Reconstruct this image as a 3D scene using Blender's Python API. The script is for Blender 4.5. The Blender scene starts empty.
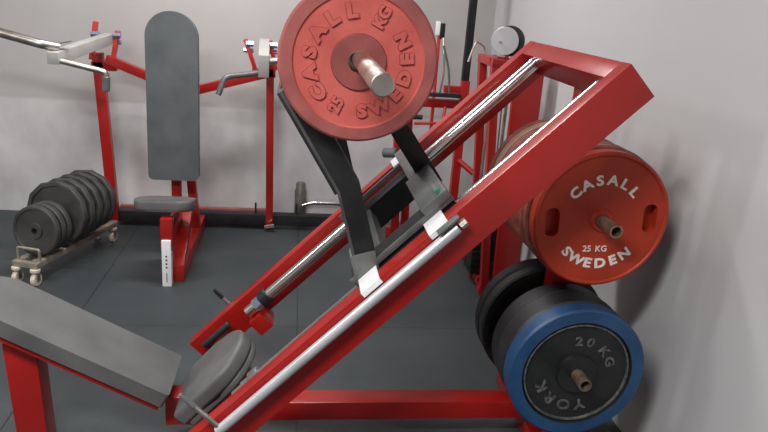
import bpy, bmesh, math, random
from mathutils import Vector, Matrix
random.seed(4)
SC = bpy.context.scene
COL = SC.collection
PI = math.pi
def V(*a): return Vector(a)

# ------------------------------------------------------------------ materials
def nodes(name):
    m = bpy.data.materials.new(name); m.use_nodes = True
    nt = m.node_tree; b = nt.nodes['Principled BSDF']
    return m, nt, b
def mat(name, c1, c2=None, scale=8, rough=.5, rough2=None, metal=0, bump=0, bscale=None, coat=0, spec=.5, stretch=None, contrast=(.35, .65), detail=5):
    m, nt, b = nodes(name)
    tc = nt.nodes.new('ShaderNodeTexCoord')
    src = tc.outputs['Object']
    if stretch:
        mp = nt.nodes.new('ShaderNodeMapping'); mp.inputs['Scale'].default_value = stretch
        nt.links.new(src, mp.inputs['Vector']); src = mp.outputs['Vector']
    ns = nt.nodes.new('ShaderNodeTexNoise'); ns.inputs['Scale'].default_value = scale; ns.inputs['Detail'].default_value = detail
    nt.links.new(src, ns.inputs['Vector'])
    rp = nt.nodes.new('ShaderNodeValToRGB')
    rp.color_ramp.elements[0].position, rp.color_ramp.elements[1].position = contrast
    rp.color_ramp.elements[0].color = (*c1, 1); rp.color_ramp.elements[1].color = (*(c2 or c1), 1)
    nt.links.new(ns.outputs['Fac'], rp.inputs['Fac']); nt.links.new(rp.outputs['Color'], b.inputs['Base Color'])
    b.inputs['Metallic'].default_value = metal
    b.inputs['Specular IOR Level'].default_value = spec
    b.inputs['Coat Weight'].default_value = coat; b.inputs['Coat Roughness'].default_value = .15
    if rough2 is None: b.inputs['Roughness'].default_value = rough
    else:
        mr = nt.nodes.new('ShaderNodeMapRange'); mr.inputs['To Min'].default_value = rough; mr.inputs['To Max'].default_value = rough2
        nt.links.new(ns.outputs['Fac'], mr.inputs['Value']); nt.links.new(mr.outputs['Result'], b.inputs['Roughness'])
    if bump:
        n2 = nt.nodes.new('ShaderNodeTexNoise'); n2.inputs['Scale'].default_value = bscale or scale * 6; n2.inputs['Detail'].default_value = 4
        nt.links.new(src, n2.inputs['Vector'])
        bp = nt.nodes.new('ShaderNodeBump'); bp.inputs['Strength'].default_value = bump; bp.inputs['Distance'].default_value = .01
        nt.links.new(n2.outputs['Fac'], bp.inputs['Height']); nt.links.new(bp.outputs['Normal'], b.inputs['Normal'])
    return m

RED = mat('red_paint', (.315, .0085, .006), (.38, .0115, .008), 5, .28, .42, spec=.4, coat=.22, bump=.03, bscale=60)
REDD = mat('red_paint_worn', (.46, .014, .012), (.56, .03, .025), 9, .3, .5, coat=.2, bump=.05, bscale=50)
CHROME = mat('chrome', (.74, .72, .68), (.80, .79, .77), 12, .13, .24, metal=1)
CHROMEM = mat('worn_steel', (.42, .38, .33), (.62, .59, .54), 14, .28, .45, metal=1, bump=.05, bscale=200)
SILVER = mat('silver_bar', (.56, .57, .59), (.64, .65, .67), 8, .28, .4, metal=.5)
WHITE = mat('white_plastic', (.86, .87, .88), (.92, .92, .92), 8, .4)
VINYL = mat('grey_vinyl', (.088, .087, .088), (.122, .121, .121), 7, .42, .58, bump=.12, bscale=260)
VINYLB = mat('slate_vinyl', (.076, .084, .090), (.105, .114, .121), 6, .38, .55, bump=.1, bscale=260)
GUN = mat('gunmetal_paint', (.115, .122, .122), (.17, .178, .178), 14, .34, .5, metal=.25, bump=.05, bscale=120)
DARKG = mat('dark_grey_metal', (.06, .062, .062), (.10, .102, .102), 14, .35, .5, metal=.2)
DARKM = mat('black_metal', (.010, .010, .011), (.022, .022, .023), 10, .42, .58, bump=.06, bscale=90, spec=.3)
BLACKR = mat('black_rubber', (.008, .009, .010), (.018, .019, .020), 9, .36, .6, bump=.1, bscale=120)
GREYR = mat('worn_black_rubber', (.028, .027, .027), (.06, .058, .056), 7, .5, .7, bump=.12, bscale=80)
BLUE = mat('blue_rubber', (.010, .05, .135), (.02, .078, .19), 7, .38, .55, bump=.08, bscale=90)
PINKR = mat('faded_red_rubber', (.44, .072, .058), (.54, .108, .088), 10, .5, .68, bump=.12, bscale=70)
PINKRIM = mat('dusty_red_rubber', (.25, .062, .056), (.35, .09, .08), 12, .55, .7, bump=.12, bscale=70)
HUBR = mat('brown_red_rubber', (.19, .045, .04), (.28, .065, .055), 12, .45, .6, bump=.1, bscale=80)
ORR = mat('orange_red_rubber', (.34, .028, .009), (.43, .040, .013), 6, .42, .58, bump=.06, bscale=70, spec=.35)
MAR = mat('scuffed_maroon_rubber', (.19, .035, .024), (.36, .12, .08), 16, .42, .6, bump=.12, bscale=80)
TANR = mat('scuffed_tan_rubber', (.42, .24, .17), (.52, .32, .24), 16, .45, .6, bump=.1, bscale=80)
LETW = mat('letter_white', (.78, .70, .60), (.88, .84, .78), 40, .6)
LETG = mat('letter_grey', (.05, .05, .05), (.16, .16, .155), 60, .4)
RUST = mat('rusty_steel', (.20, .13, .08), (.34, .25, .17), 40, .4, .6, metal=.7, bump=.1, bscale=200)
ROSE = mat('rose_reflection', (.28, .06, .055), (.36, .10, .095), 9, .4, .55)  # colour of the red reflection low on the back wall
LETSHADE = mat('letter_shade_maroon', (.16, .022, .018), (.24, .035, .03), 30, .6)  # contact shade round the raised letters, put into a dark maroon colour
CREAM = mat('cream_plastic', (.55, .48, .37), (.66, .6, .49), 15, .45)
TROL = mat('trolley_steel', (.27, .235, .19), (.40, .36, .30), 14, .4, .6, metal=.5, bump=.06, bscale=90)
PALE = mat('pale_grey_paint', (.40, .39, .37), (.48, .47, .45), 8, .4)
BROWNM = mat('brown_grey_metal', (.13, .12, .10), (.2, .18, .15), 14, .4, .55, metal=.4)
GREEN = mat('green_bolt', (.05, .22, .16), (.07, .28, .2), 10, .4)
BLUEZ = mat('zinc_bolt', (.30, .38, .50), (.45, .52, .62), 20, .3, metal=.8)

def floor_mat():
    m, nt, b = nodes('rubber_floor')
    g = nt.nodes.new('ShaderNodeNewGeometry')
    sep = nt.nodes.new('ShaderNodeSeparateXYZ'); nt.links.new(g.outputs['Position'], sep.inputs[0])
    def seam(axis, off):
        a = nt.nodes.new('ShaderNodeMath'); a.operation = 'ADD'; a.inputs[1].default_value = off; nt.links.new(sep.outputs[axis], a.inputs[0])
        w = nt.nodes.new('ShaderNodeMath'); w.operation = 'PINGPONG'; w.inputs[1].default_value = .5; nt.links.new(a.outputs[0], w.inputs[0])
        l = nt.nodes.new('ShaderNodeMath'); l.operation = 'LESS_THAN'; l.inputs[1].default_value = .0028; nt.links.new(w.outputs[0], l.inputs[0])
        return l
    sx = seam('X', -.035 + 10); sy = seam('Y', -.87 + 10)
    mx = nt.nodes.new('ShaderNodeMath'); mx.operation = 'MAXIMUM'; nt.links.new(sx.outputs[0], mx.inputs[0]); nt.links.new(sy.outputs[0], mx.inputs[1])
    n = nt.nodes.new('ShaderNodeTexNoise'); n.inputs['Scale'].default_value = 1.6; n.inputs['Detail'].default_value = 9; n.inputs['Roughness'].default_value = .65
    nt.links.new(g.outputs['Position'], n.inputs['Vector'])
    r = nt.nodes.new('ShaderNodeValToRGB'); r.color_ramp.elements[0].position = .3; r.color_ramp.elements[1].position = .72
    r.color_ramp.elements[0].color = (.024, .031, .034, 1); r.color_ramp.elements[1].color = (.047, .056, .061, 1)
    nt.links.new(n.outputs['Fac'], r.inputs['Fac'])
    n3 = nt.nodes.new('ShaderNodeTexNoise'); n3.inputs['Scale'].default_value = 230; nt.links.new(g.outputs['Position'], n3.inputs['Vector'])
    r3 = nt.nodes.new('ShaderNodeValToRGB'); r3.color_ramp.elements[0].position = .66; r3.color_ramp.elements[1].position = .74
    r3.color_ramp.elements[0].color = (0, 0, 0, 1); r3.color_ramp.elements[1].color = (1, 1, 1, 1); nt.links.new(n3.outputs['Fac'], r3.inputs['Fac'])
    mA = nt.nodes.new('ShaderNodeMix'); mA.data_type = 'RGBA'; mA.inputs['B'].default_value = (.10, .11, .115, 1)
    nt.links.new(r3.outputs['Color'], mA.inputs['Factor']); nt.links.new(r.outputs['Color'], mA.inputs['A'])
    mB = nt.nodes.new('ShaderNodeMix'); mB.data_type = 'RGBA'; mB.inputs['B'].default_value = (.012, .013, .014, 1)
    nt.links.new(mx.outputs[0], mB.inputs['Factor']); nt.links.new(mA.outputs['Result'], mB.inputs['A'])
    nt.links.new(mB.outputs['Result'], b.inputs['Base Color'])
    b.inputs['Roughness'].default_value = .55
    bp = nt.nodes.new('ShaderNodeBump'); bp.inputs['Strength'].default_value = .25; bp.inputs['Distance'].default_value = .004
    nt.links.new(n3.outputs['Fac'], bp.inputs['Height']); nt.links.new(bp.outputs['Normal'], b.inputs['Normal'])
    return m
def wall_mat(name, hi, lo, split=None, sheen=.5):
    m, nt, b = nodes(name)
    g = nt.nodes.new('ShaderNodeNewGeometry')
    mp = nt.nodes.new('ShaderNodeMapping'); mp.inputs['Scale'].default_value = (1, 1, .55); nt.links.new(g.outputs['Position'], mp.inputs['Vector'])
    n = nt.nodes.new('ShaderNodeTexNoise'); n.inputs['Scale'].default_value = 2.2; n.inputs['Detail'].default_value = 5
    nt.links.new(mp.outputs['Vector'], n.inputs['Vector'])
    r = nt.nodes.new('ShaderNodeValToRGB'); r.color_ramp.elements[0].position = .3; r.color_ramp.elements[1].position = .7
    r.color_ramp.elements[0].color = (*lo, 1); r.color_ramp.elements[1].color = (*hi, 1)
    nt.links.new(n.outputs['Fac'], r.inputs['Fac'])
    out = r.outputs['Color']
    if split:
        sep = nt.nodes.new('ShaderNodeSeparateXYZ'); nt.links.new(g.outputs['Position'], sep.inputs[0])
        mr = nt.nodes.new('ShaderNodeMapRange'); mr.inputs['From Min'].default_value = split[0] - .01; mr.inputs['From Max'].default_value = split[0] + .01
        nt.links.new(sep.outputs['Z'], mr.inputs['Value'])
        n2 = nt.nodes.new('ShaderNodeTexNoise'); n2.inputs['Scale'].default_value = 4.5; n2.inputs['Detail'].default_value = 6
        mp2 = nt.nodes.new('ShaderNodeMapping'); mp2.inputs['Scale'].default_value = (1, 1, .8); nt.links.new(g.outputs['Position'], mp2.inputs['Vector'])
        nt.links.new(mp2.outputs['Vector'], n2.inputs['Vector'])
        r2 = nt.nodes.new('ShaderNodeValToRGB'); r2.color_ramp.elements[0].position = .3; r2.color_ramp.elements[1].position = .7
        r2.color_ramp.elements[0].color = (*split[2], 1); r2.color_ramp.elements[1].color = (*split[1], 1)
        nt.links.new(n2.outputs['Fac'], r2.inputs['Fac'])
        mx = nt.nodes.new('ShaderNodeMix'); mx.data_type = 'RGBA'
        nt.links.new(mr.outputs['Result'], mx.inputs['Factor']); nt.links.new(r2.outputs['Color'], mx.inputs['A']); nt.links.new(out, mx.inputs['B'])
        out = mx.outputs['Result']
        mr2 = nt.nodes.new('ShaderNodeMapRange'); mr2.inputs['To Min'].default_value = .3; mr2.inputs['To Max'].default_value = .6
        nt.links.new(mr.outputs['Result'], mr2.inputs['Value']); nt.links.new(mr2.outputs['Result'], b.inputs['Roughness'])
    else: b.inputs['Roughness'].default_value = sheen
    nt.links.new(out, b.inputs['Base Color'])
    return m
FLOOR = floor_mat()
WALLB = wall_mat('back_wall_paint', (.475, .455, .445), (.43, .41, .405), (.735, (.66, .65, .65), (.48, .47, .475)))
WALLR = wall_mat('right_wall_paint', (.545, .545, .55), (.525, .525, .53))
WALLO = wall_mat('other_wall_paint', (.55, .54, .53), (.52, .51, .50))
CEIL = wall_mat('ceiling_paint', (.75, .75, .74), (.7, .7, .69))

# ------------------------------------------------------------------ mesh helpers
def wloc(o):
    p = Vector((0, 0, 0))
    while o: p += o.location; o = o.parent
    return p
def obj(name, bm, m, parent=None, smooth=True, origin=None):
    if origin is None: origin = wloc(parent) if parent else Vector((0, 0, 0))
    if origin.length: bmesh.ops.translate(bm, verts=bm.verts, vec=-origin)
    bmesh.ops.recalc_face_normals(bm, faces=bm.faces)
    me = bpy.data.meshes.new(name)
    for f in bm.faces: f.smooth = smooth
    if smooth:
        for e in bm.edges:
            if len(e.link_faces) == 2 and e.calc_face_angle(0) > math.radians(38): e.smooth = False
    bm.to_mesh(me); bm.free()
    for x in (m if isinstance(m, (list, tuple)) else [m]): me.materials.append(x)
    o = bpy.data.objects.new(name, me); COL.objects.link(o)
    if parent: o.parent = parent
    else: o.location = origin
    return o
def thing(name, label, cat, loc, group=None, rot=0):
    o = bpy.data.objects.new(name, None); COL.objects.link(o); o.empty_display_size = .1
    o.location = loc; o.rotation_euler = (0, 0, rot)
    if label: o['label'] = label
    if cat: o['category'] = cat
    if group: o['group'] = group
    return o
def sub(name, parent, loc):
    o = bpy.data.objects.new(name, None); COL.objects.link(o); o.empty_display_size = .05
    o.parent = parent; o.location = Vector(loc) - wloc(parent); return o
def B(): return bmesh.new()
def hexa(bm, pts, bev=.003):
    vs = [bm.verts.new(p) for p in pts]
    fs = [bm.faces.new([vs[i] for i in q]) for q in ((0, 1, 2, 3), (7, 6, 5, 4), (0, 4, 5, 1), (1, 5, 6, 2), (2, 6, 7, 3), (3, 7, 4, 0))]
    if bev:
        es = {e for f in fs for e in f.edges}
        bmesh.ops.bevel(bm, geom=list(es), offset=bev, segments=2, profile=.6, affect='EDGES')
    return bm
def box(bm, x0, x1, y0, y1, z0, z1, bev=.003):
    return hexa(bm, [V(x0, y0, z0), V(x1, y0, z0), V(x1, y1, z0), V(x0, y1, z0), V(x0, y0, z1), V(x1, y0, z1), V(x1, y1, z1), V(x0, y1, z1)], bev)
def T(t, n, y): return V((t - n) * .70710678, y, (t + n) * .70710678)     # along / across the 45 degree incline
def tbox(bm, t0, t1, n0, n1, y0, y1, bev=.003):
    return hexa(bm, [T(t0, n0, y0), T(t1, n0, y0), T(t1, n0, y1), T(t0, n0, y1), T(t0, n1, y0), T(t1, n1, y0), T(t1, n1, y1), T(t0, n1, y1)], bev)
def beam(bm, p, q, w, h, up=V(0, 0, 1), bev=.003, ext=0):
    d = (q - p).normalized(); s = d.cross(up).normalized(); u = s.cross(d).normalized()
    p = p - d * ext; q = q + d * ext
    c = []
    for z in (-h / 2, h / 2):
        for a, b in ((p, -w / 2), (q, -w / 2), (q, w / 2), (p, w / 2)): c.append(a + s * b + u * z)
    return hexa(bm, c, bev)
def frame_of(d):
    d = d.normalized(); a = V(0, 0, 1) if abs(d.z) < .9 else V(1, 0, 0)
    s = d.cross(a).normalized(); return s, s.cross(d).normalized()
def cyl(bm, p, q, r, seg=24, r2=None, bev=.0, hollow=0):
    r2 = r if r2 is None else r2
    s, u = frame_of(q - p); d = (q - p).normalized()
    prof = [(0, r - bev), (bev, r)] if bev else [(0, r)]
    L = (q - p).length
    prof += [(L - bev, r2), (L, r2 - bev)] if bev else [(L, r2)]
    rings = []
    for t, rr in prof:
        rings.append([bm.verts.new(p + d * t + (s * math.cos(k * 2 * PI / seg) + u * math.sin(k * 2 * PI / seg)) * rr) for k in range(seg)])
    for a, b in zip(rings, rings[1:]):
        for k in range(seg): bm.faces.new((a[k], a[(k + 1) % seg], b[(k + 1) % seg], b[k]))
    if hollow:
        for end, sg in ((rings[0], 1), (rings[-1], -1)):
            base = p if sg == 1 else q
            i0 = [bm.verts.new(base + (s * math.cos(k * 2 * PI / seg) + u * math.sin(k * 2 * PI / seg)) * hollow) for k in range(seg)]
            i1 = [bm.verts.new(base + d * sg * min(.05, L * .3) + (s * math.cos(k * 2 * PI / seg) + u * math.sin(k * 2 * PI / seg)) * hollow) for k in range(seg)]
            for k in range(seg):
                bm.faces.new((end[k], end[(k + 1) % seg], i0[(k + 1) % seg], i0[k])); bm.faces.new((i0[k], i0[(k + 1) % seg], i1[(k + 1) % seg], i1[k]))
            bm.faces.new(i1)
    else: bm.faces.new(rings[0]); bm.faces.new(rings[-1])
    return bm
def smoothpath(pts, rad, n=6):
    out = [pts[0]]
    for a, b, c in zip(pts, pts[1:], pts[2:]):
        u, w = (a - b), (c - b); r = min(rad, u.length * .45, w.length * .45)
        p0 = b + u.normalized() * r; p1 = b + w.normalized() * r
        for k in range(n + 1):
            t = k / n; out.append(p0 * (1 - t) ** 2 + b * 2 * t * (1 - t) + p1 * t * t)
    out.append(pts[-1]); return out
def sweep(bm, pts, r, seg=12, rad=.03):
    P = smoothpath(pts, rad) if len(pts) > 2 else pts
    s, u = frame_of(P[1] - P[0]); rings = []
    for i, p in enumerate(P):
        d = (P[min(i + 1, len(P) - 1)] - P[max(i - 1, 0)]).normalized()
        s = (s - d * s.dot(d)).normalized(); u = s.cross(d).normalized()
        rings.append([bm.verts.new(p + (s * math.cos(k * 2 * PI / seg) + u * math.sin(k * 2 * PI / seg)) * r) for k in range(seg)])
    for a, b in zip(rings, rings[1:]):
        for k in range(seg): bm.faces.new((a[k], a[(k + 1) % seg], b[(k + 1) % seg], b[k]))
    bm.faces.new(rings[0]); bm.faces.new(rings[-1]); return bm
def prism(bm, outline, origin, ax, ay, az, h, bev=.0, seg=3, bev_all=False):
    """outline of 2D points in the ax/ay plane, extruded h along az."""
    lo = [bm.verts.new(origin + ax * x + ay * y) for x, y in outline]
    hi = [bm.verts.new(origin + ax * x + ay * y + az * h) for x, y in outline]
    n = len(lo)
    f0 = bm.faces.new(lo); f1 = bm.faces.new(hi)
    for k in range(n): bm.faces.new((lo[k], lo[(k + 1) % n], hi[(k + 1) % n], hi[k]))
    if bev:
        es = list(set(f0.edges) | set(f1.edges)) if bev_all else list(set(f1.edges))
        bmesh.ops.bevel(bm, geom=es, offset=bev, segments=seg, profile=.5, affect='EDGES')
    return bm
def rrect(w, h, r, n=6, corners=(1, 1, 1, 1)):
    """rounded rectangle from (0,0) to (w,h); corners: bl br tr tl."""
    out = []
    for (cx, cy, a0), f in zip((((r), (r), PI), ((w - r), (r), 1.5 * PI), ((w - r), (h - r), 0), ((r), (h - r), .5 * PI)), corners):
        rr = r * f
        c = (rr if cx < w / 2 else w - rr, rr if cy < h / 2 else h - rr)
        for k in range(n + 1):
            a = a0 + k / n * PI / 2; out.append((c[0] + rr * math.cos(a), c[1] + rr * math.sin(a)))
    res = []
    for p in out:
        if not res or (abs(p[0] - res[-1][0]) + abs(p[1] - res[-1][1])) > 1e-5: res.append(p)
    if abs(res[0][0] - res[-1][0]) + abs(res[0][1] - res[-1][1]) < 1e-5: res.pop()
    return res
def lathe(bm, prof, seg=64, mats=None, phase=0):
    """closed profile of (r, y) turned about the Y axis through the origin."""
    rings = [[bm.verts.new(V(r * math.cos(k * 2 * PI / seg + phase), y, r * math.sin(k * 2 * PI / seg + phase))) for k in range(seg)] for r, y in prof]
    m = len(rings)
    for i in range(m):
        a, b = rings[i], rings[(i + 1) % m]
        for k in range(seg):
            f = bm.faces.new((a[k], a[(k + 1) % seg], b[(k + 1) % seg], b[k]))
            if mats: f.material_index = mats[i]
    return bm
def text_arc(word, radius, mid, size, depth, y, step=None, inward=False, bold=0, angs=None):
    """raised letters round an arc on a plate facing -Y; mid angle in degrees, read clockwise (tops out) or anticlockwise (tops in)."""
    bm = bmesh.new(); n = len(word)
    for i, ch in enumerate(word):
        if ch == ' ': continue
        a = angs[i] if angs else mid + (i - (n - 1) / 2) * step * (1 if inward else -1)
        cu = bpy.data.curves.new('letter', 'FONT'); cu.body = ch; cu.size = size; cu.align_x = 'CENTER'; cu.align_y = 'CENTER'
        cu.extrude = depth / 2; cu.offset = bold; cu.resolution_u = 3
        co = bpy.data.objects.new('letter', cu); me = bpy.data.meshes.new_from_object(co)
        tb = bmesh.new(); tb.from_mesh(me)
        rot = math.radians(a + 90 if inward else a - 90); ar = math.radians(a)
        c, s = math.cos(rot), math.sin(rot)
        vm = {}
        for v in tb.verts:
            x, z = v.co.x * 1.18, v.co.y
            vm[v.index] = bm.verts.new(V(x * c - z * s + radius * math.cos(ar), y - v.co.z, x * s + z * c + radius * math.sin(ar)))
        for f in tb.faces:
            try: bm.faces.new([vm[v.index] for v in f.verts])
            except ValueError: pass
        tb.free(); bpy.data.objects.remove(co); bpy.data.meshes.remove(me); bpy.data.curves.remove(cu)
    return bm
def text_line(word, cx, cz, rot, size, depth, y, bold=0):
    cu = bpy.data.curves.new('letter', 'FONT'); cu.body = word; cu.size = size; cu.align_x = 'CENTER'; cu.align_y = 'CENTER'; cu.extrude = depth / 2; cu.offset = bold; cu.resolution_u = 3
    co = bpy.data.objects.new('letter', cu); me = bpy.data.meshes.new_from_object(co); bm = bmesh.new(); bm.from_mesh(me)
    r = math.radians(rot); c, s = math.cos(r), math.sin(r)
    for v in bm.verts: x, z, d = v.co.x, v.co.y, v.co.z; v.co = V(x * c - z * s + cx, y - d, x * s + z * c + cz)
    bpy.data.objects.remove(co); bpy.data.meshes.remove(me); bpy.data.curves.remove(cu)
    return bm
def copy_tree(o, loc=None):
    c = o.copy(); COL.objects.link(c)
    if loc is not None: c.location = loc
    for ch in list(o.children):
        d = ch.copy(); COL.objects.link(d); d.parent = c
        for g in list(ch.children):
            e = g.copy(); COL.objects.link(e); e.parent = d
    return c
def struct(name, bm, m): o = obj(name, bm, m, smooth=False); o['kind'] = 'structure'; return o

# ------------------------------------------------------------------ the room
XR, YB, XL, YF, ZC = 1.25, 4.45, -4.2, -2.6, 2.75
struct('floor', box(B(), XL, XR, YF, YB, -.06, 0, 0), FLOOR)
struct('ceiling', box(B(), XL, XR, YF, YB, ZC, ZC + .06, 0), CEIL)
struct('wall_back', box(B(), XL, XR + .1, YB, YB + .1, -.06, ZC + .06, 0), WALLB)
struct('wall_right', box(B(), XR, XR + .1, YF, YB, -.06, ZC + .06, 0), WALLR)
struct('wall_left', box(B(), XL - .1, XL, YF, YB, -.06, ZC + .06, 0), WALLO)
struct('wall_front', box(B(), XL, XR, YF - .1, YF, -.06, ZC + .06, 0), WALLO)

EM, nt, b_ = nodes('tube_light'); b_.inputs['Base Color'].default_value = (1, 1, 1, 1)
b_.inputs['Emission Color'].default_value = (1, .985, .97, 1); b_.inputs['Emission Strength'].default_value = 6
LIGHTS = [(-.9, .2, 'long white ceiling light nearest the middle of the room', 85, 1.3),
          (-.4, 3.3, 'long white ceiling light above the pressing machine', 42, 1.2),
          (-2.9, 1.6, 'long white ceiling light farthest from the leg press', 40, 1.2)]
for x, y, lab, W, L in LIGHTS:
    r = thing('ceiling_light', lab, 'ceiling light', (x, y, ZC), 'ceiling lights')
    obj('housing', box(B(), x - L / 2, x + L / 2, y - .09, y + .09, ZC - .05, ZC - .001), WHITE, r)
    obj('diffuser', box(B(), x - L / 2 + .03, x + L / 2 - .03, y - .06, y + .06, ZC - .075, ZC - .05), EM, r)
    ld = bpy.data.lights.new('tube_lamp', 'AREA'); ld.shape = 'RECTANGLE'; ld.size = L; ld.size_y = .18; ld.energy = W; ld.color = (1, .985, .97)
    lo = bpy.data.objects.new('tube_lamp', ld); COL.objects.link(lo); lo.location = (x, y, ZC - .09)
    lo.visible_camera = True

# ------------------------------------------------------------------ leg press
YN, YFAR, YC = 1.66, 2.46, 2.06
lp = thing('leg_press', 'large red incline leg press with grey pads and chrome rods', 'leg press machine', (0, YC, 0))
# rails
for y0, y1 in ((YN, YN + .055), (YFAR - .055, YFAR)):
    obj('rail', tbox(B(), -.155, 1.564, .274, .386, y0, y1, .004), RED, lp)
    bm = B(); x = T(-.10, .3, 0).x
    box(bm, x - .03, x + .05, y0, y1, .0, T(-.07, .3, 0).z, .004); obj('leg', bm, RED, lp)
obj('cross_bar', tbox(B(), 1.503, 1.564, .285, .385, YN + .055, YFAR - .055, .004), RED, lp)
bm = B(); box(bm, .872, .93, YC - .035, YC + .035, .05, 1.285, .004); obj('upright', bm, RED, lp)
bm = B(); box(bm, -.30, .87, YC - .04, YC + .04, .085, .155, .004); obj('base_beam', bm, RED, lp)
bm = B(); box(bm, .86, .93, 1.72, 2.40, .0, .06, .004); obj('base_foot', bm, RED, lp)
bm = B(); box(bm, -.30, -.24, YN + .055, YFAR - .055, .045, .115, .004); obj('base_foot', bm, RED, lp)
# guide rods with collar, clamp block, stopper
for yr, rn, s in ((1.785, .3425, -1), (2.33, .350, 1)):
    g = obj('guide_rod', cyl(B(), T(.13, rn, yr), T(1.51, rn, yr), .021, 32), CHROME, lp)
    obj('collar', cyl(B(), T(.200, rn, yr), T(.237, rn, yr), .032, 24, bev=.004), DARKM if s == 1 else GUN, g)
    obj('clamp', cyl(B(), T(.170, rn, yr), T(.200, rn, yr), .026, 8), BLUEZ if s == 1 else GUN, g)
    y0, y1 = (yr - .035, YFAR - .055) if s == 1 else (YN + .055, yr + .035)
    obj('bracket', tbox(B(), .112, .172, .256, .325, y0, y1, .004), RED, lp)
    obj('stopper', cyl(B(), T(-.10, .355, yr + .03 * s), T(.035, .355, yr + .03 * s), .014, 20, bev=.004), BLACKR, lp)
# safety bars outside the rails, ending in a bent handle
for yy, t0, g0, g1 in ((1.635, .095, .43, .515), (2.488, .030, .385, .465)):
    s = obj('safety_bar', sweep(B(), [T(.965, .360, yy), T(t0, .360, yy)], .0145, 20), SILVER, lp)
    obj('grip', cyl(B(), T(t0 + .012, g0 + .03, yy), T(t0 + .012, g1, yy), .0085, 16, r2=.006, bev=.002), GUN if yy < 2 else DARKM, s)
    obj('handle', cyl(B(), T(t0 + .012, .350, yy), T(t0 + .012, g0 + .03, yy), .0075, 14), CHROMEM, s)
    obj('end_bolt', cyl(B(), T(.972, .360, yy), T(.992, .360, yy), .012, 6), CHROMEM, s)
# backrest
pu = V(math.cos(math.radians(28.7)), 0, -math.sin(math.radians(28.7))); pn = V(-pu.z, 0, pu.x)
if pn.z < 0: pn = -pn
o0 = V(-.370, 1.918, .250) - pn * .050 - pu * .655
out = rrect(.655, .25, .09, 10, (1, .12, .12, 1))
obj('backrest', prism(B(), out, o0, pu, V(0, 1, 0), pn, .050, .012, 4, True), VINYL, lp)
bm = B(); beam(bm, o0 + V(0, .12, 0) + pu * .06 - pn * .015, o0 + V(0, .12, 0) + pu * .65 - pn * .015, .20, .030, pn); obj('backrest_beam', bm, RED, lp)
bm = B(); hexa(bm, [V(-.868, 2.0, 0), V(-.775, 2.0, 0), V(-.775, 2.08, 0), V(-.868, 2.08, 0), V(-.885, 2.0, .385), V(-.785, 2.0, .34), V(-.785, 2.08, .34), V(-.885, 2.08, .385)], .004)
obj('leg', bm, RED, lp)
# seat
su = V(math.cos(math.radians(47)), 0, math.sin(math.radians(47))); sn = V(-su.z, 0, su.x)
so = V(-.332, 1.9, .154)
out = []
W, L, R = .28, .30, .125
out = [(0, .01), (.01, 0), (L - R - .02, 0)]
for k in range(1, 16):
    a = -PI / 2 + k / 16 * PI
    out.append((L - R + (R) * math.cos(a) if True else 0, W / 2 + (W / 2) * math.sin(a)))
out += [(L - R - .02, W), (.01, W), (0, W - .01)]
obj('seat', prism(B(), out, so - sn * .012, su, V(0, 1, 0), sn, .052, .014, 4, True), VINYL, lp)
out2 = [(x * .94 + .012, y * .94 + W * .03) for x, y in out]
obj('seat_board', prism(B(), out2, so - sn * .036, su, V(0, 1, 0), sn, .025, .008, 3, True), VINYL, lp)
bm = B(); beam(bm, so + V(0, .14, 0) - sn * .055 - su * .02, so + V(0, .14, 0) - sn * .055 + su * .22, .07, .05, sn); obj('seat_beam', bm, RED, lp)
bm = B(); box(bm, -.40, -.30, 2.0, 2.08, .085, .19, .004); obj('seat_post', bm, RED, lp)
bm = B(); beam(bm, V(-.16, 2.04, .12), V(-.20, 2.04, .30), .06, .05, V(1, 0, 0)); obj('seat_post', bm, RED, lp)
# storage pegs on the upright
for z, x, y0, y1 in ((.886, .942, 1.785, 2.45), (.406, .903, 1.725, 2.36)):
    for a, b in ((y0, YC - .035), (YC + .035, y1)):
        obj('storage_peg', cyl(B(), V(x, a, z), V(x, b, z), .0205, 24, hollow=.0155), RUST, lp)

# carriage (slides as one piece)
ca = sub('carriage', lp, T(.8, .34, YC))
for y0, y1 in ((1.752, 1.85), (2.235, 2.31)):
    obj('slide_tube', tbox(B(), .635, 1.0, .290, .392 if y0 < 2 else .378, y0, y1, .004), DARKM, ca)
for y0, y1 in ((1.744, 1.752), (2.31, 2.318)):
    obj('side_plate', tbox(B(), .632, 1.003, .385, .403, y0, y1, .002), GUN, ca)
obj('cross_member', tbox(B(), .912, 1.003, .398, .425, 1.74, 2.03, .004), GUN, ca)
obj('cross_member', tbox(B(), .925, .965, .385, .424, 2.03, 2.38, .004), GUN, ca)
obj('cross_member', tbox(B(), .715, .745, .330, .375, 1.85, 2.235, .004), DARKG, ca)
obj('slot', tbox(B(), .972, .983, .4255, .4275, 1.79, 1.88, .0008), CHROMEM, ca)
bm = B(); cyl(bm, T(.982, .425, 1.765), T(.982, .436, 1.765), .009, 6); obj('bolt', bm, GREEN, ca)
obj('lock_plate', tbox(B(), .915, .985, .382, .388, 1.62, 1.650, .001), GUN, ca)
for y0, y1 in ((1.650, 1.742), (2.378, 2.470)):
    yy = y0 if y0 < 2 else y1 - .006
    for t0, t1 in ((.652, .718), (.892, .955)):
        bm = tbox(B(), t0, t1, .3865, .3895, y0, y1, .001)
        tbox(bm, t0, t1, .374, .3890, yy, yy + .006, .001)
        obj('slide_pad', bm, WHITE, ca)
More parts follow.
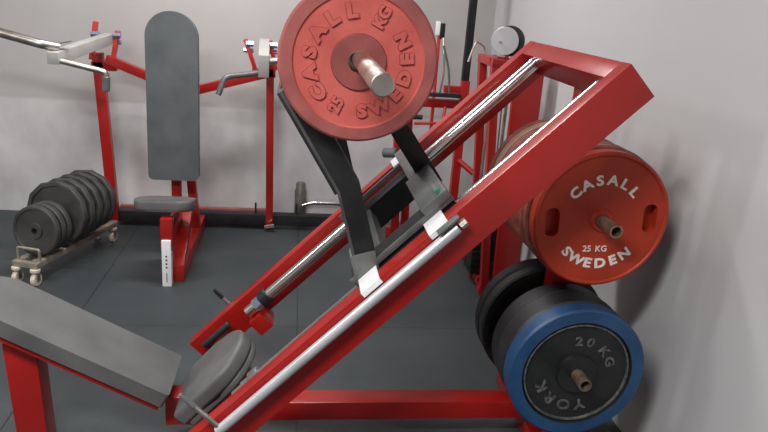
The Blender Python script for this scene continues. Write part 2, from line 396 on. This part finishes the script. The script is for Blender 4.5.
# foot plate frame, bent
A, K, Tp = V(.206, 0, .772), V(.142, 0, 1.0), V(-.018, 0, 1.262)
def bent(y0, y1, w0, w1):
    bm = B()
    d1 = (K - A).normalized(); d2 = (Tp - K).normalized(); n1 = V(-d1.z, 0, d1.x); n2 = V(-d2.z, 0, d2.x); nm = (n1 + n2).normalized()
    prof = [A + n1 * w0, K + nm * w0, Tp + n2 * w0, Tp - n2 * w1, K - nm * w1, A - n1 * w1]
    a = [bm.verts.new(V(p.x, y0, p.z)) for p in prof]; b = [bm.verts.new(V(p.x, y1, p.z)) for p in prof]
    for q in ((0, 1, 4, 5), (1, 2, 3, 4)):
        bm.faces.new([a[i] for i in q]); bm.faces.new([b[i] for i in q])
    for q in ((0, 1), (1, 2), (2, 3), (3, 4), (4, 5), (5, 0)): bm.faces.new((a[q[0]], a[q[1]], b[q[1]], b[q[0]]))
    bmesh.ops.bevel(bm, geom=[e for e in bm.edges if len(e.link_faces) == 2 and e.calc_face_angle(0) > .9], offset=.003, segments=2, affect='EDGES')
    return bm
for y0, y1 in ((1.748, 1.80), (2.32, 2.372)): obj('footplate_bar', bent(y0, y1, .030, .036), DARKM, ca)
obj('footplate_edge', bent(1.744, 1.748, .030, -.022), DARKG, ca)
d1 = (K - A).normalized()
for y0, y1 in ((1.742, 1.806), (2.314, 2.378)):
    bm = B(); beam(bm, V(A.x, (y0 + y1) / 2, A.z) - d1 * .045, V(A.x, (y0 + y1) / 2, A.z) + d1 * .045, y1 - y0, .072, V(1, 0, 0)); obj('bar_socket', bm, GUN, ca)
d2 = (Tp - K).normalized(); n2 = V(-d2.z, 0, d2.x)
bm = B(); c = [K + n2 * .030, Tp + n2 * .030, Tp + n2 * .038, K + n2 * .038]
hexa(bm, [V(p.x, y, p.z) for y in (1.745, 2.375) for p in c], .002); obj('footplate', bm, DARKM, ca)
# arm carrying the loading bar
pa, pb = V(.440, YC, .937), V(.150, YC, 1.341)
bm = B(); beam(bm, pa, pb + (pb - pa).normalized() * .03, .055, .06, V(1, 0, 1)); obj('arm', bm, DARKM, ca)
bm = B(); beam(bm, V(.150, YC, 1.335), V(.0, YC, 1.215), .06, .04, V(0, 0, 1)); obj('arm_brace', bm, DARKM, ca)
obj('loading_bar', cyl(B(), V(.152, 1.22, 1.345), V(.152, 2.86, 1.345), .0215, 40, bev=.002), CHROMEM, ca)
obj('bar_flange', cyl(B(), V(.150, 1.74, 1.341), V(.150, 1.748, 1.341), .04, 32), CHROMEM, ca)

# ------------------------------------------------------------------ weight plates
def plate_body(R, Tk, hub=.075, hole=.0285, rim=.045, rec=.008, seg=72, mats=(0, 0, 0), ph=0):
    ri = R - rim; h = rec
    prof = [(hole, -.002), (hub - .003, -.002), (hub, h), (ri, h), (ri + .004, 0), (R - .006, 0), (R, .006), (R, Tk - .006), (R - .006, Tk), (ri, Tk), (ri - .004, Tk - h), (hub, Tk - h), (hub - .003, Tk + .002), (hole, Tk + .002)]
    F, H, RM = mats
    ms = [H, H, F, F, RM, RM, RM, RM, RM, F, F, H, H, H]
    return lathe(B(), prof, seg, ms, ph)
def place(root, x, y, z): root.location = (x, y, z)
def plate(name, label, group, body, mats, letters=(), loc=(0, 0, 0), extra=()):
    r = thing(name, label, 'weight plate', loc, group)
    o = obj('disc', body, mats, r, origin=Vector((0, 0, 0)))
    for lname, bm, m in letters: obj(lname, bm, m, r, origin=Vector((0, 0, 0)))
    return r
# big faded plate on the carriage
rot = 65
r65 = math.radians(rot)
lt = []
for dp, yy, b1, b2, mm, nm in ((.012, .0055, .0028, .002, PINKR, 'lettering'), (.0008, .0052, .0040, .0032, LETSHADE, 'lettering_shade')):  # second pass: flat wider copy paints the shade round each letter
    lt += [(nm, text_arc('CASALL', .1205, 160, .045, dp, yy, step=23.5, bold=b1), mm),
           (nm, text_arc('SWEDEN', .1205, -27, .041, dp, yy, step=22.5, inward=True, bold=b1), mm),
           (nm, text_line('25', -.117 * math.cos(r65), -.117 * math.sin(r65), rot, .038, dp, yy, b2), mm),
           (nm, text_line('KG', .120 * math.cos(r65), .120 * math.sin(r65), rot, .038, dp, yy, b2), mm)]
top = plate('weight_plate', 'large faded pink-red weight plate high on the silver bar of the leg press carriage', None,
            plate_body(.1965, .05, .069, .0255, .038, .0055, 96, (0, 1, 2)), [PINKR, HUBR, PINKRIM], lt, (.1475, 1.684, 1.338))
# orange-red plate with grip holes
def gripped():
    bm = plate_body(.217, .05, .036, .0225, .015, .005, 96, (0, 0, 0))
    bmesh.ops.recalc_face_normals(bm, faces=bm.faces)
    me = bpy.data.meshes.new('tmp'); bm.to_mesh(me); bm.free()
    for f in me.polygons: f.material_index = 0
    o = bpy.data.objects.new('tmp', me); COL.objects.link(o)
    cut = []
    for s in (-1, 1):
        cb = B(); o2 = rrect(.044, .092, .020, 6)
        a = math.radians(4)
        c = V(s * .157 * math.cos(a), -.03, s * .157 * math.sin(a) + .0)
        prism(cb, [(x - .022, y - .046) for x, y in o2], c, V(math.cos(a), 0, math.sin(a)), V(-math.sin(a), 0, math.cos(a)), V(0, 1, 0), .07)
        bmesh.ops.recalc_face_normals(cb, faces=cb.faces)
        cm = bpy.data.meshes.new('cut'); cb.to_mesh(cm); cb.free()
        co = bpy.data.objects.new('cut', cm); COL.objects.link(co); cut.append(co)
        md = o.modifiers.new('b', 'BOOLEAN'); md.object = co; md.operation = 'DIFFERENCE'; md.solver = 'EXACT'
    dg = bpy.context.evaluated_depsgraph_get(); res = bmesh.new(); res.from_mesh(bpy.data.meshes.new_from_object(o.evaluated_get(dg)))
    for c in cut + [o]: bpy.data.objects.remove(c)
    return res
lt = [('lettering', text_arc('CASALL', .128, 93, .043, .004, .004, step=18.4, bold=.0014), LETW),
      ('lettering', text_arc('SWEDEN', .143, -91, .043, .004, .004, step=16.8, inward=True, bold=.0014), LETW),
      ('lettering', text_line('25', -.032, -.094, 3, .028, .003, .004, .0002), LETW),
      ('lettering', text_line('KG', .014, -.093, 3, .028, .003, .004, .0002), LETW)]
XP, ZP = .942, .886
fr = plate('weight_plate', 'orange-red weight plate with white lettering and two grip holes, frontmost on the upper peg', None,
           gripped(), [ORR], lt, (XP, 1.885, ZP))
hubp = obj('hub_ring', lathe(B(), [(.0225, -.004), (.032, -.004), (.036, .004), (.0225, .004)], 40), ORR, fr, origin=Vector((0, 0, 0)))
g = 'scuffed red weight plates on the upper peg'
NAMES = ['directly behind the orange-red lettered plate', 'third from the front of the upper peg']
p0 = plate('weight_plate', 'scuffed maroon weight plate directly behind the orange-red lettered plate', g,
           plate_body(.224, .038, .06, .0225, .03, .006), [MAR], (), (XP, 1.940, ZP))
c = copy_tree(p0, (XP, 1.983, ZP)); c['label'] = 'scuffed maroon weight plate hard against the near side of the upright'
# beyond the upright
c = copy_tree(p0, (XP, 2.100, ZP)); c['label'] = 'dull red weight plate hard against the far side of the upright, upper peg'
tanp = plate('weight_plate', 'pale tan-edged weight plate, second from the far end of the upper peg', g,
             plate_body(.225, .038, .06, .0225, .03, .006), [TANR], (), (XP, 2.3166, ZP))
for k, lb in enumerate(('second dull red weight plate beyond the upright on the upper peg', 'third dull red weight plate beyond the upright on the upper peg',
                        'dull red weight plate two in front of the pale tan-edged one',
                        'dull red weight plate directly in front of the pale tan-edged one')):
    c = copy_tree(p0, (XP, 2.1433 + .0433 * k, ZP)); c['label'] = lb
c = copy_tree(p0, (XP, 2.3602, ZP)); c['label'] = 'maroon weight plate at the very far end of the upper peg, behind the tan-edged one'

# lower peg
XQ, ZQ = .903, .406
lt = [('lettering', text_arc('20KG', .110, 56, .042, .004, .010, bold=.001, angs=[94, 74, 44, 21]), LETG),
      ('lettering', text_arc('YORK', .116, 245, .050, .004, .010, bold=.001, angs=[284, 258, 231, 205]), LETG)]
bl = plate('weight_plate', 'black weight plate with a wide blue rim, frontmost on the lower peg', None,
           plate_body(.223, .06, .066, .0225, .047, .013, 96, (0, 0, 1)), [BLACKR, BLUE], lt, (XQ, 1.79, ZQ))
obj('raised_ring', lathe(B(), [(.167, .004), (.171, .004), (.172, .016), (.166, .016)], 80), LETG, bl, origin=Vector((0, 0, 0)))
gb = 'black weight plates on the lower peg'
pb0 = plate('weight_plate', 'thick plain black weight plate directly behind the blue-rimmed one', gb,
            plate_body(.221, .085, .06, .0225, .035, .008), [BLACKR], (), (XQ, 1.856, ZQ))
pb1 = plate('weight_plate', 'black weight plate between the thick black one and the upright, lower peg', gb,
            plate_body(.216, .07, .06, .0225, .035, .008), [BLACKR], (), (XQ, 1.947, ZQ))
pb2 = plate('weight_plate', 'large black weight plate just beyond the upright on the lower peg', gb,
            plate_body(.225, .05, .06, .0225, .030, .008), [BLACKR], (), (XQ, 2.11, ZQ))
c = copy_tree(pb2, (XQ, 2.168, ZQ)); c['label'] = 'large black weight plate at the very back of the lower peg'

# ------------------------------------------------------------------ plate trolley
tf, tb = V(-1.305, 3.30, 0), V(-1.085, 3.98, 0)
td = (tb - tf).normalized(); ts = V(td.y, -td.x, 0)
tr = thing('plate_trolley', 'low beige steel trolley on castors holding a row of black plates', 'plate trolley', (tf + tb) / 2)
for s in (-1, 1):
    bm = B(); beam(bm, tf + ts * .05 * s + V(0, 0, .105), tb + ts * .05 * s + V(0, 0, .105), .035, .03); obj('side_rail', bm, TROL, tr)
    for k, e in enumerate((tf, tb)):
        base = e + ts * .052 * s + td * (.0 if k == 0 else -.04)
        cs = obj('castor', cyl(B(), base + V(0, 0, .072), base + V(0, 0, .09), .024, 16, bev=.003), CREAM, tr)
        obj('wheel', cyl(B(), base + V(0, 0, .033) - ts * .012, base + V(0, 0, .033) + ts * .012, .033, 24, bev=.004), CREAM, cs)
        bm = B()
        for q in (-1, 1): beam(bm, base + V(0, 0, .028) + ts * .0165 * q, base + V(0, 0, .074) + ts * .0165 * q, .003, .022, td, .0005)
        obj('fork', bm, CHROMEM, cs)
for e in (tf + td * .01, tb - td * .03):
    bm = B(); beam(bm, e - ts * .07 + V(0, 0, .105), e + ts * .07 + V(0, 0, .105), .035, .028); obj('end_bar', bm, TROL, tr)
e = tf + td * .03
obj('end_hoop', sweep(B(), [e - ts * .06 + V(0, 0, .115), e - ts * .06 + V(0, 0, .180), e + ts * .06 + V(0, 0, .180), e + ts * .06 + V(0, 0, .115)], .007, 10, .012), TROL, tr)
bm = B(); beam(bm, tf + V(0, 0, .10) + td * .03, tb + V(0, 0, .10) - td * .05, .02, .01); obj('centre_strip', bm, TROL, tr)
ang = math.atan2(-td.x, td.y)
small = thing('trolley_plate', None, 'weight plate', (0, 0, 0), 'black plates standing on the trolley')
obj('disc', plate_body(.128, .034, .042, .016, .022, .006, 48), GREYR, small, origin=Vector((0, 0, 0)))
big = thing('trolley_plate', None, 'weight plate', (0, 0, 0), 'black plates standing on the trolley')
obj('disc', plate_body(.172, .040, .05, .0215, .028, .007, 12), GREYR, big, origin=Vector((0, 0, 0)))
SM = ['small round black plate at the hoop end of the trolley', 'small round black plate second from the hoop end of the trolley', 'small round black plate third from the hoop end, against the larger ones']
BG = ['larger many-sided black plate nearest the small ones on the trolley', 'larger many-sided black plate second behind the small ones', 'larger many-sided black plate third behind the small ones',
      'larger many-sided black plate fourth behind the small ones', 'larger many-sided black plate at the wall end of the trolley']
pos = .085
for i, lb in enumerate(SM):
    c = small if i == 0 else copy_tree(small)
    q = tf + td * pos; c.location = (q.x, q.y, .124 + .128); c.rotation_euler = (math.radians(-6), .1 * i, ang); c['label'] = lb; pos += .044
pos += .03
for i, lb in enumerate(BG):
    c = big if i == 0 else copy_tree(big)
    q = tf + td * pos; c.location = (q.x, q.y, .124 + .172); c.rotation_euler = (math.radians(-7), .17 * i, ang); c['label'] = lb; pos += .064

# ------------------------------------------------------------------ pressing machine against the back wall
pm = thing('press_machine', 'red seated pressing machine with tall grey back pad against the back wall', 'exercise machine', (-.64, 4.0, 0))
bm = B(); beam(bm, V(-1.118, 4.22, .02), V(-1.105, 4.22, 1.13), .045, .05, V(0, 1, 0)); 
bm.free()
bm = B(); beam(bm, V(-1.11, 4.22, .02), V(-1.155, 4.22, 1.06), .06, .05, V(0, 1, 0)); obj('post', bm, RED, pm)
bm = B(); beam(bm, V(-.150, 4.22, .02), V(-.163, 4.22, 1.06), .045, .05, V(0, 1, 0)); obj('post', bm, RED, pm)
bm = B(); beam(bm, V(-1.10, 4.20, 1.03), V(-.64, 4.14, .87), .05, .05); obj('crossbeam', bm, RED, pm)
bm = B(); beam(bm, V(-.64, 4.14, .87), V(-.18, 4.20, 1.0), .05, .05); obj('crossbeam', bm, RED, pm)
bm = B(); beam(bm, V(-1.12, 4.24, .065), V(.34, 4.24, .065), .07, .07); obj('low_bar', bm, DARKM, pm)
bm = B(); beam(bm, V(-1.10, 4.33, .05), V(-.15, 4.33, .05), .04, .10); obj('reflection_bar', bm, ROSE, pm)  # added bar, stands in for the red reflection low on the wall
bm = B(); cyl(bm, V(-.175, 4.175, .03), V(-.115, 4.16, .045), .014, 12); obj('chrome_pin', bm, CHROME, pm)
for x in (-.24, .02):
    bm = B(); cyl(bm, V(x, 4.24, .10), V(x, 4.24, .17), .006, 8); obj('locating_pin', bm, DARKM, pm)
# pivot brackets
for x, y, tilt in ((-1.185, 4.22, .03), (-1.065, 4.22, .03), (-.262, 4.22, -.05), (-.135, 4.22, -.03)):
    br = obj('pivot_bracket', beam(B(), V(x - tilt * .2, y, 1.02), V(x + tilt, y, 1.235 if x < -1.1 else 1.19), .05, .022, V(1, 0, 0), .002), REDD, pm)
    bm = B(); cyl(bm, V(x - .012 + tilt * .6, y - .02, 1.165), V(x + .03 + tilt * .6, y - .02, 1.165), .018, 6); obj('bolt', bm, BLUEZ, br)
    bm = B(); cyl(bm, V(x - .028 + tilt * .6, y, 1.125), V(x + .028 + tilt * .6, y, 1.125), .014, 6); obj('bolt', bm, BLUEZ, br)
bm = B(); beam(bm, V(-1.19, 4.22, .985), V(-1.05, 4.22, .985), .05, .05); obj('bracket_base', bm, RED, pm)
bm = B(); beam(bm, V(-.27, 4.22, 1.0), V(-.13, 4.22, 1.0), .05, .05); obj('bracket_base', bm, RED, pm)
# left lever and grips
l = obj('press_arm', beam(B(), V(-1.085, 4.22, 1.145), V(-1.195, 3.58, 1.085), .058, .06), PALE, pm)
obj('grip_bar', sweep(B(), [V(-1.18, 3.64, 1.135), V(-1.25, 3.60, 1.15), V(-1.62, 3.60, 1.235)], .023, 16, .02), CHROMEM, l)
bm = B(); beam(bm, V(-1.22, 3.66, 1.145), V(-1.13, 3.66, 1.165), .05, .006, V(0, 0, 1), .001); obj('grip_clamp', bm, GUN, l)
obj('handle', sweep(B(), [V(-1.165, 3.60, 1.075), V(-.95, 3.60, 1.03), V(-.955, 3.60, .945)], .0155, 14, .02), CHROMEM, l)
obj('handle_end', cyl(B(), V(-.95, 3.60, 1.01), V(-.955, 3.60, .935), .019, 14, bev=.003), GUN, l)
l = obj('press_arm', beam(B(), V(-.20, 4.22, 1.14), V(-.185, 3.86, 1.075), .058, .125), PALE, pm)
obj('handle', sweep(B(), [V(-.17, 4.0, 1.03), V(-.40, 3.92, 1.0), V(-.435, 3.90, .90)], .0165, 14, .03), GUN, l)
obj('grip_bar', sweep(B(), [V(-.16, 3.9, 1.10), V(.10, 3.86, 1.14)], .02, 14), CHROMEM, l)
# bench part
out = rrect(.265, .885, .131, 10, (.22, .22, 1, 1))
bz = V(0, .045, 1).normalized(); bn = V(0, -1, .045).normalized()
obj('back_pad', prism(B(), out, V(-.782, 3.74, .455), V(1, 0, 0), bz, bn, .06, .014, 4, True), VINYLB, pm)
bm = B(); beam(bm, V(-.655, 3.80, .04), V(-.655, 3.80, 1.15), .05, .05, V(0, 1, 0)); obj('pad_post', bm, RED, pm)
bm = B(); beam(bm, V(-.575, 3.98, .04), V(-.60, 3.83, .75), .05, .05, V(0, 1, 0)); obj('pad_brace', bm, REDD, pm)
bm = B(); beam(bm, V(-.585, 3.36, .045), V(-.585, 4.22, .045), .065, .09); obj('floor_beam', bm, RED, pm)
bm = B(); beam(bm, V(-.585, 3.38, .06), V(-.585, 3.74, .30), .06, .06); obj('seat_brace', bm, RED, pm)
bm = B(); beam(bm, V(-.628, 3.34, .19), V(-.628, 3.34, .36), .058, .058, V(0, 1, 0)); obj('seat_sleeve', bm, RED, pm)
fl = obj('seat_leg', beam(B(), V(-.628, 3.32, .0), V(-.628, 3.32, .25), .046, .046, V(0, 1, 0)), WHITE, pm)
for k in range(4):
    bm = B(); cyl(bm, V(-.628, 3.2965, .165 - .02 * k), V(-.628, 3.2955, .165 - .02 * k), .005, 10); obj('pin_hole', bm, BLACKR, fl)
bm = B(); box(bm, -.630, -.626, 3.2955, 3.2965, .025, .075, 0); obj('slot', bm, BLACKR, fl)
bm = B(); beam(bm, V(-.628, 3.32, .27), V(-.628, 3.79, .27), .05, .05); obj('seat_beam', bm, RED, pm)
out = rrect(.29, .26, .07, 6)
obj('seat', prism(B(), out, V(-.80, 3.34, .388), V(1, 0, 0), V(0, math.cos(.20), -math.sin(.20)), V(0, math.sin(.20), math.cos(.20)), .055, .014, 3, True), VINYL, pm)

# ------------------------------------------------------------------ red rack in the corner
rk = thing('pulley_rack', 'red tube rack with a tall black pole in the far corner', 'exercise machine', (.85, 4.1, 0))
for x, y, h in ((.625, 4.10, .92), (.70, 4.18, .92), (.995, 4.02, 1.045)):
    bm = B(); beam(bm, V(x + (.0 if x > .9 else .03), y, 0), V(x - (.0 if x > .9 else .01), y, h), .05, .05, V(0, 1, 0)); obj('post', bm, RED, rk)
bm = B(); beam(bm, V(.992, 4.02, 1.03), V(.992, 4.02, 2.05), .042, .042, V(0, 1, 0)); obj('pole', bm, DARKM, rk)
bm = B(); beam(bm, V(.60, 4.04, .90), V(1.0, 4.04, .90), .05, .05); obj('crossbar', bm, RED, rk)
bm = B(); beam(bm, V(.76, 4.0, .955), V(.97, 4.0, .955), .05, .022); obj('rest_pad', bm, BLACKR, rk)
bm = B(); beam(bm, V(.87, 4.02, .99), V(1.0, 4.02, .99), .045, .04); obj('crossbar', bm, RED, rk)
bm = B(); sweep(bm, [V(.885, 4.0, .885), V(.87, 3.98, .79), V(.70, 3.98, .78)], .009, 10, .02); obj('handle', bm, REDD, rk)
bm = B(); cyl(bm, V(.66, 4.0, .815), V(.75, 4.0, .815), .014, 12); obj('grip', bm, BLACKR, rk)
bm = B(); cyl(bm, V(1.0, 4.0, .56), V(1.085, 3.93, .50), .018, 12); obj('peg', bm, RED, rk)
bm = B(); beam(bm, V(.60, 4.14, .04), V(1.02, 4.14, .04), .05, .06); obj('base_bar', bm, RED, rk)
bm = B(); beam(bm, V(.84, 4.14, .02), V(.835, 4.14, 1.30), .018, .03, V(0, 1, 0)); obj('cable_guide', bm, REDD, rk)
bm = B(); box(bm, .835, .865, 4.12, 4.16, 1.27, 1.36); obj('guide_cap', bm, DARKM, rk)
bm = B(); box(bm, .812, .834, 4.12, 4.16, 1.29, 1.37); obj('guide_cap', bm, WHITE, rk)
bm = B(); sweep(bm, [V(.85, 4.05, .95), V(.865, 4.03, 1.08), V(.85, 4.03, 1.2), V(.845, 4.06, 1.28)], .006, 8, .05); obj('cable', bm, CHROMEM, rk)
bm = B(); sweep(bm, [V(.90, 4.0, .96), V(.885, 4.0, 1.1), V(.84, 4.0, 1.24)], .007, 8, .05); obj('cable', bm, GUN, rk)
bm = B(); cyl(bm, V(.545, 4.10, .565), V(.62, 4.05, .58), .03, 20, bev=.006); obj('roller', bm, VINYLB, rk)
bm = B(); box(bm, .56, .66, 4.02, 4.10, .20, .40); obj('weight_block', bm, DARKM, rk)

# ------------------------------------------------------------------ cable tower by the right wall
ct = thing('cable_tower', 'red cable tower with weight stack and chrome pulley beside the right wall', 'exercise machine', (1.06, 3.45, 0))
for x, y in ((.945, 3.26), (.945, 3.50)):
    bm = B(); beam(bm, V(x + .085, y, 0), V(x, y, 1.22), .04, .045, V(0, 1, 0)); obj('post', bm, RED, ct)
bm = B(); hexa(bm, [V(1.06, 3.2, .0), V(1.19, 3.2, .0), V(1.19, 3.23, .0), V(1.06, 3.23, .0), V(1.03, 3.2, 1.24), V(1.175, 3.2, 1.24), V(1.175, 3.23, 1.24), V(1.03, 3.23, 1.24)]); obj('front_panel', bm, RED, ct)
bm = B(); beam(bm, V(1.15, 3.50, 0), V(1.15, 3.50, 1.22), .04, .045, V(0, 1, 0)); obj('post', bm, RED, ct)
bm = B(); beam(bm, V(.925, 3.26, 1.225), V(1.03, 3.26, 1.215), .05, .04); obj('top_bar', bm, RED, ct)
bm = B(); beam(bm, V(.925, 3.50, 1.225), V(1.18, 3.50, 1.205), .05, .04); obj('top_bar', bm, RED, ct)
bm = B(); beam(bm, V(.945, 3.285, 1.225), V(.945, 3.475, 1.225), .045, .04); obj('top_bar', bm, RED, ct)
bm = B(); beam(bm, V(1.04, 3.36, .035), V(1.06, 3.86, .035), .05, .05); obj('base_bar', bm, RED, ct)
bm = B(); beam(bm, V(1.0, 3.27, .035), V(1.18, 3.27, .035), .05, .05); obj('base_bar', bm, RED, ct)
bm = B()
for k in range(14): box(bm, .975, 1.105, 3.38, 3.52, .07 + k * .036, .104 + k * .036, .003)
obj('weight_stack', bm, DARKM, ct)
for x in (.995, 1.085):
    bm = B(); cyl(bm, V(x, 3.45, .05), V(x, 3.45, 1.25), .009, 12); obj('guide_rod', bm, CHROMEM, ct)
bm = B(); sweep(bm, [V(1.04, 3.37, .10), V(1.045, 3.36, .5), V(1.04, 3.40, 1.27)], .005, 8); obj('chain', bm, CHROMEM, ct)
pc = V(.975, 3.26, 1.328)
pl = obj('pulley', cyl(B(), pc + V(.028, .012, 0), pc + V(.045, .05, .0), .072, 40, bev=.006), BLACKR, ct)
obj('pulley_cover', cyl(B(), pc + V(0, -.01, 0), pc + V(.006, .002, 0), .066, 40, bev=.002), SILVER, pl)
for q in (-1, 1):
    bm = B(); cyl(bm, pc + V(.022 * q, -.018, -.005), pc + V(.022 * q, -.008, -.005), .006, 8); obj('bolt', bm, CHROMEM, pl)
bm = B(); beam(bm, V(1.0, 3.27, 1.24), V(1.005, 3.28, 1.34), .03, .012, V(1, 0, 0)); obj('pulley_bracket', bm, RED, ct)
bm = B(); sweep(bm, [V(.955, 3.5, 1.10), V(.955, 3.5, 1.28), V(.90, 3.5, 1.31), V(.87, 3.5, 1.20)], .006, 8, .08); obj('cable', bm, CHROMEM, ct)

# ------------------------------------------------------------------ small things by the back wall
bt = thing('metal_canister', 'narrow brown-grey metal canister standing by the back wall', 'canister', (.045, 4.412, 0))
bm = B(); prof = [(.036, 0), (.038, .004), (.038, .215), (.030, .225), (.030, .262), (.026, .268)]
rings = [[bm.verts.new(V(.045 + r * math.cos(k * PI / 12), 4.412 + r*.9 * math.sin(k * PI / 12), z)) for k in range(24)] for r, z in prof]
for a, b in zip(rings, rings[1:]):
    for k in range(24): bm.faces.new((a[k], a[(k + 1) % 24], b[(k + 1) % 24], b[k]))
bm.faces.new(rings[0]); bm.faces.new(rings[-1]); obj('body', bm, BROWNM, bt)
ch = obj('chrome_bar', sweep(B(), [V(.06, 4.39, .115), V(.12, 4.39, .135), V(.30, 4.39, .135), V(.36, 4.39, .12)], .013, 14, .03), CHROME, None)
ch['label'] = 'short bent chrome bar lying along the foot of the back wall'; ch['category'] = 'bar'

# ------------------------------------------------------------------ camera and view
import numpy as np
f = 680.; cc = (384., 216.)
def dd(v):
    a = np.array([v[0] - cc[0], v[1] - cc[1], f]); return a / np.linalg.norm(a)
Dn = dd((229., 2300.)); Yd = dd((300., -12.)); Yd = Yd - Dn * (Yd @ Dn); Yd /= np.linalg.norm(Yd); Zd = -Dn; Xd = np.cross(Yd, Zd)
Rm = np.array([Xd, Yd, Zd])
cam = bpy.data.cameras.new('camera'); co = bpy.data.objects.new('camera', cam); COL.objects.link(co)
r, u, bk = Rm[:, 0], -Rm[:, 1], -Rm[:, 2]
co.matrix_world = Matrix(((r[0], u[0], bk[0], 0), (r[1], u[1], bk[1], 0), (r[2], u[2], bk[2], 1.5), (0, 0, 0, 1)))
cam.sensor_width = 36; cam.lens = f / 768 * 36; cam.clip_start = .02
SC.camera = co
w = bpy.data.worlds.new('world'); SC.world = w; w.use_nodes = True
w.node_tree.nodes['Background'].inputs[0].default_value = (.8, .85, .9, 1); w.node_tree.nodes['Background'].inputs[1].default_value = .1
SC.view_settings.view_transform = 'Standard'; SC.view_settings.look = 'None'; SC.view_settings.gamma = 1
SC.view_settings.use_curve_mapping = False
SC.view_settings.exposure = .2
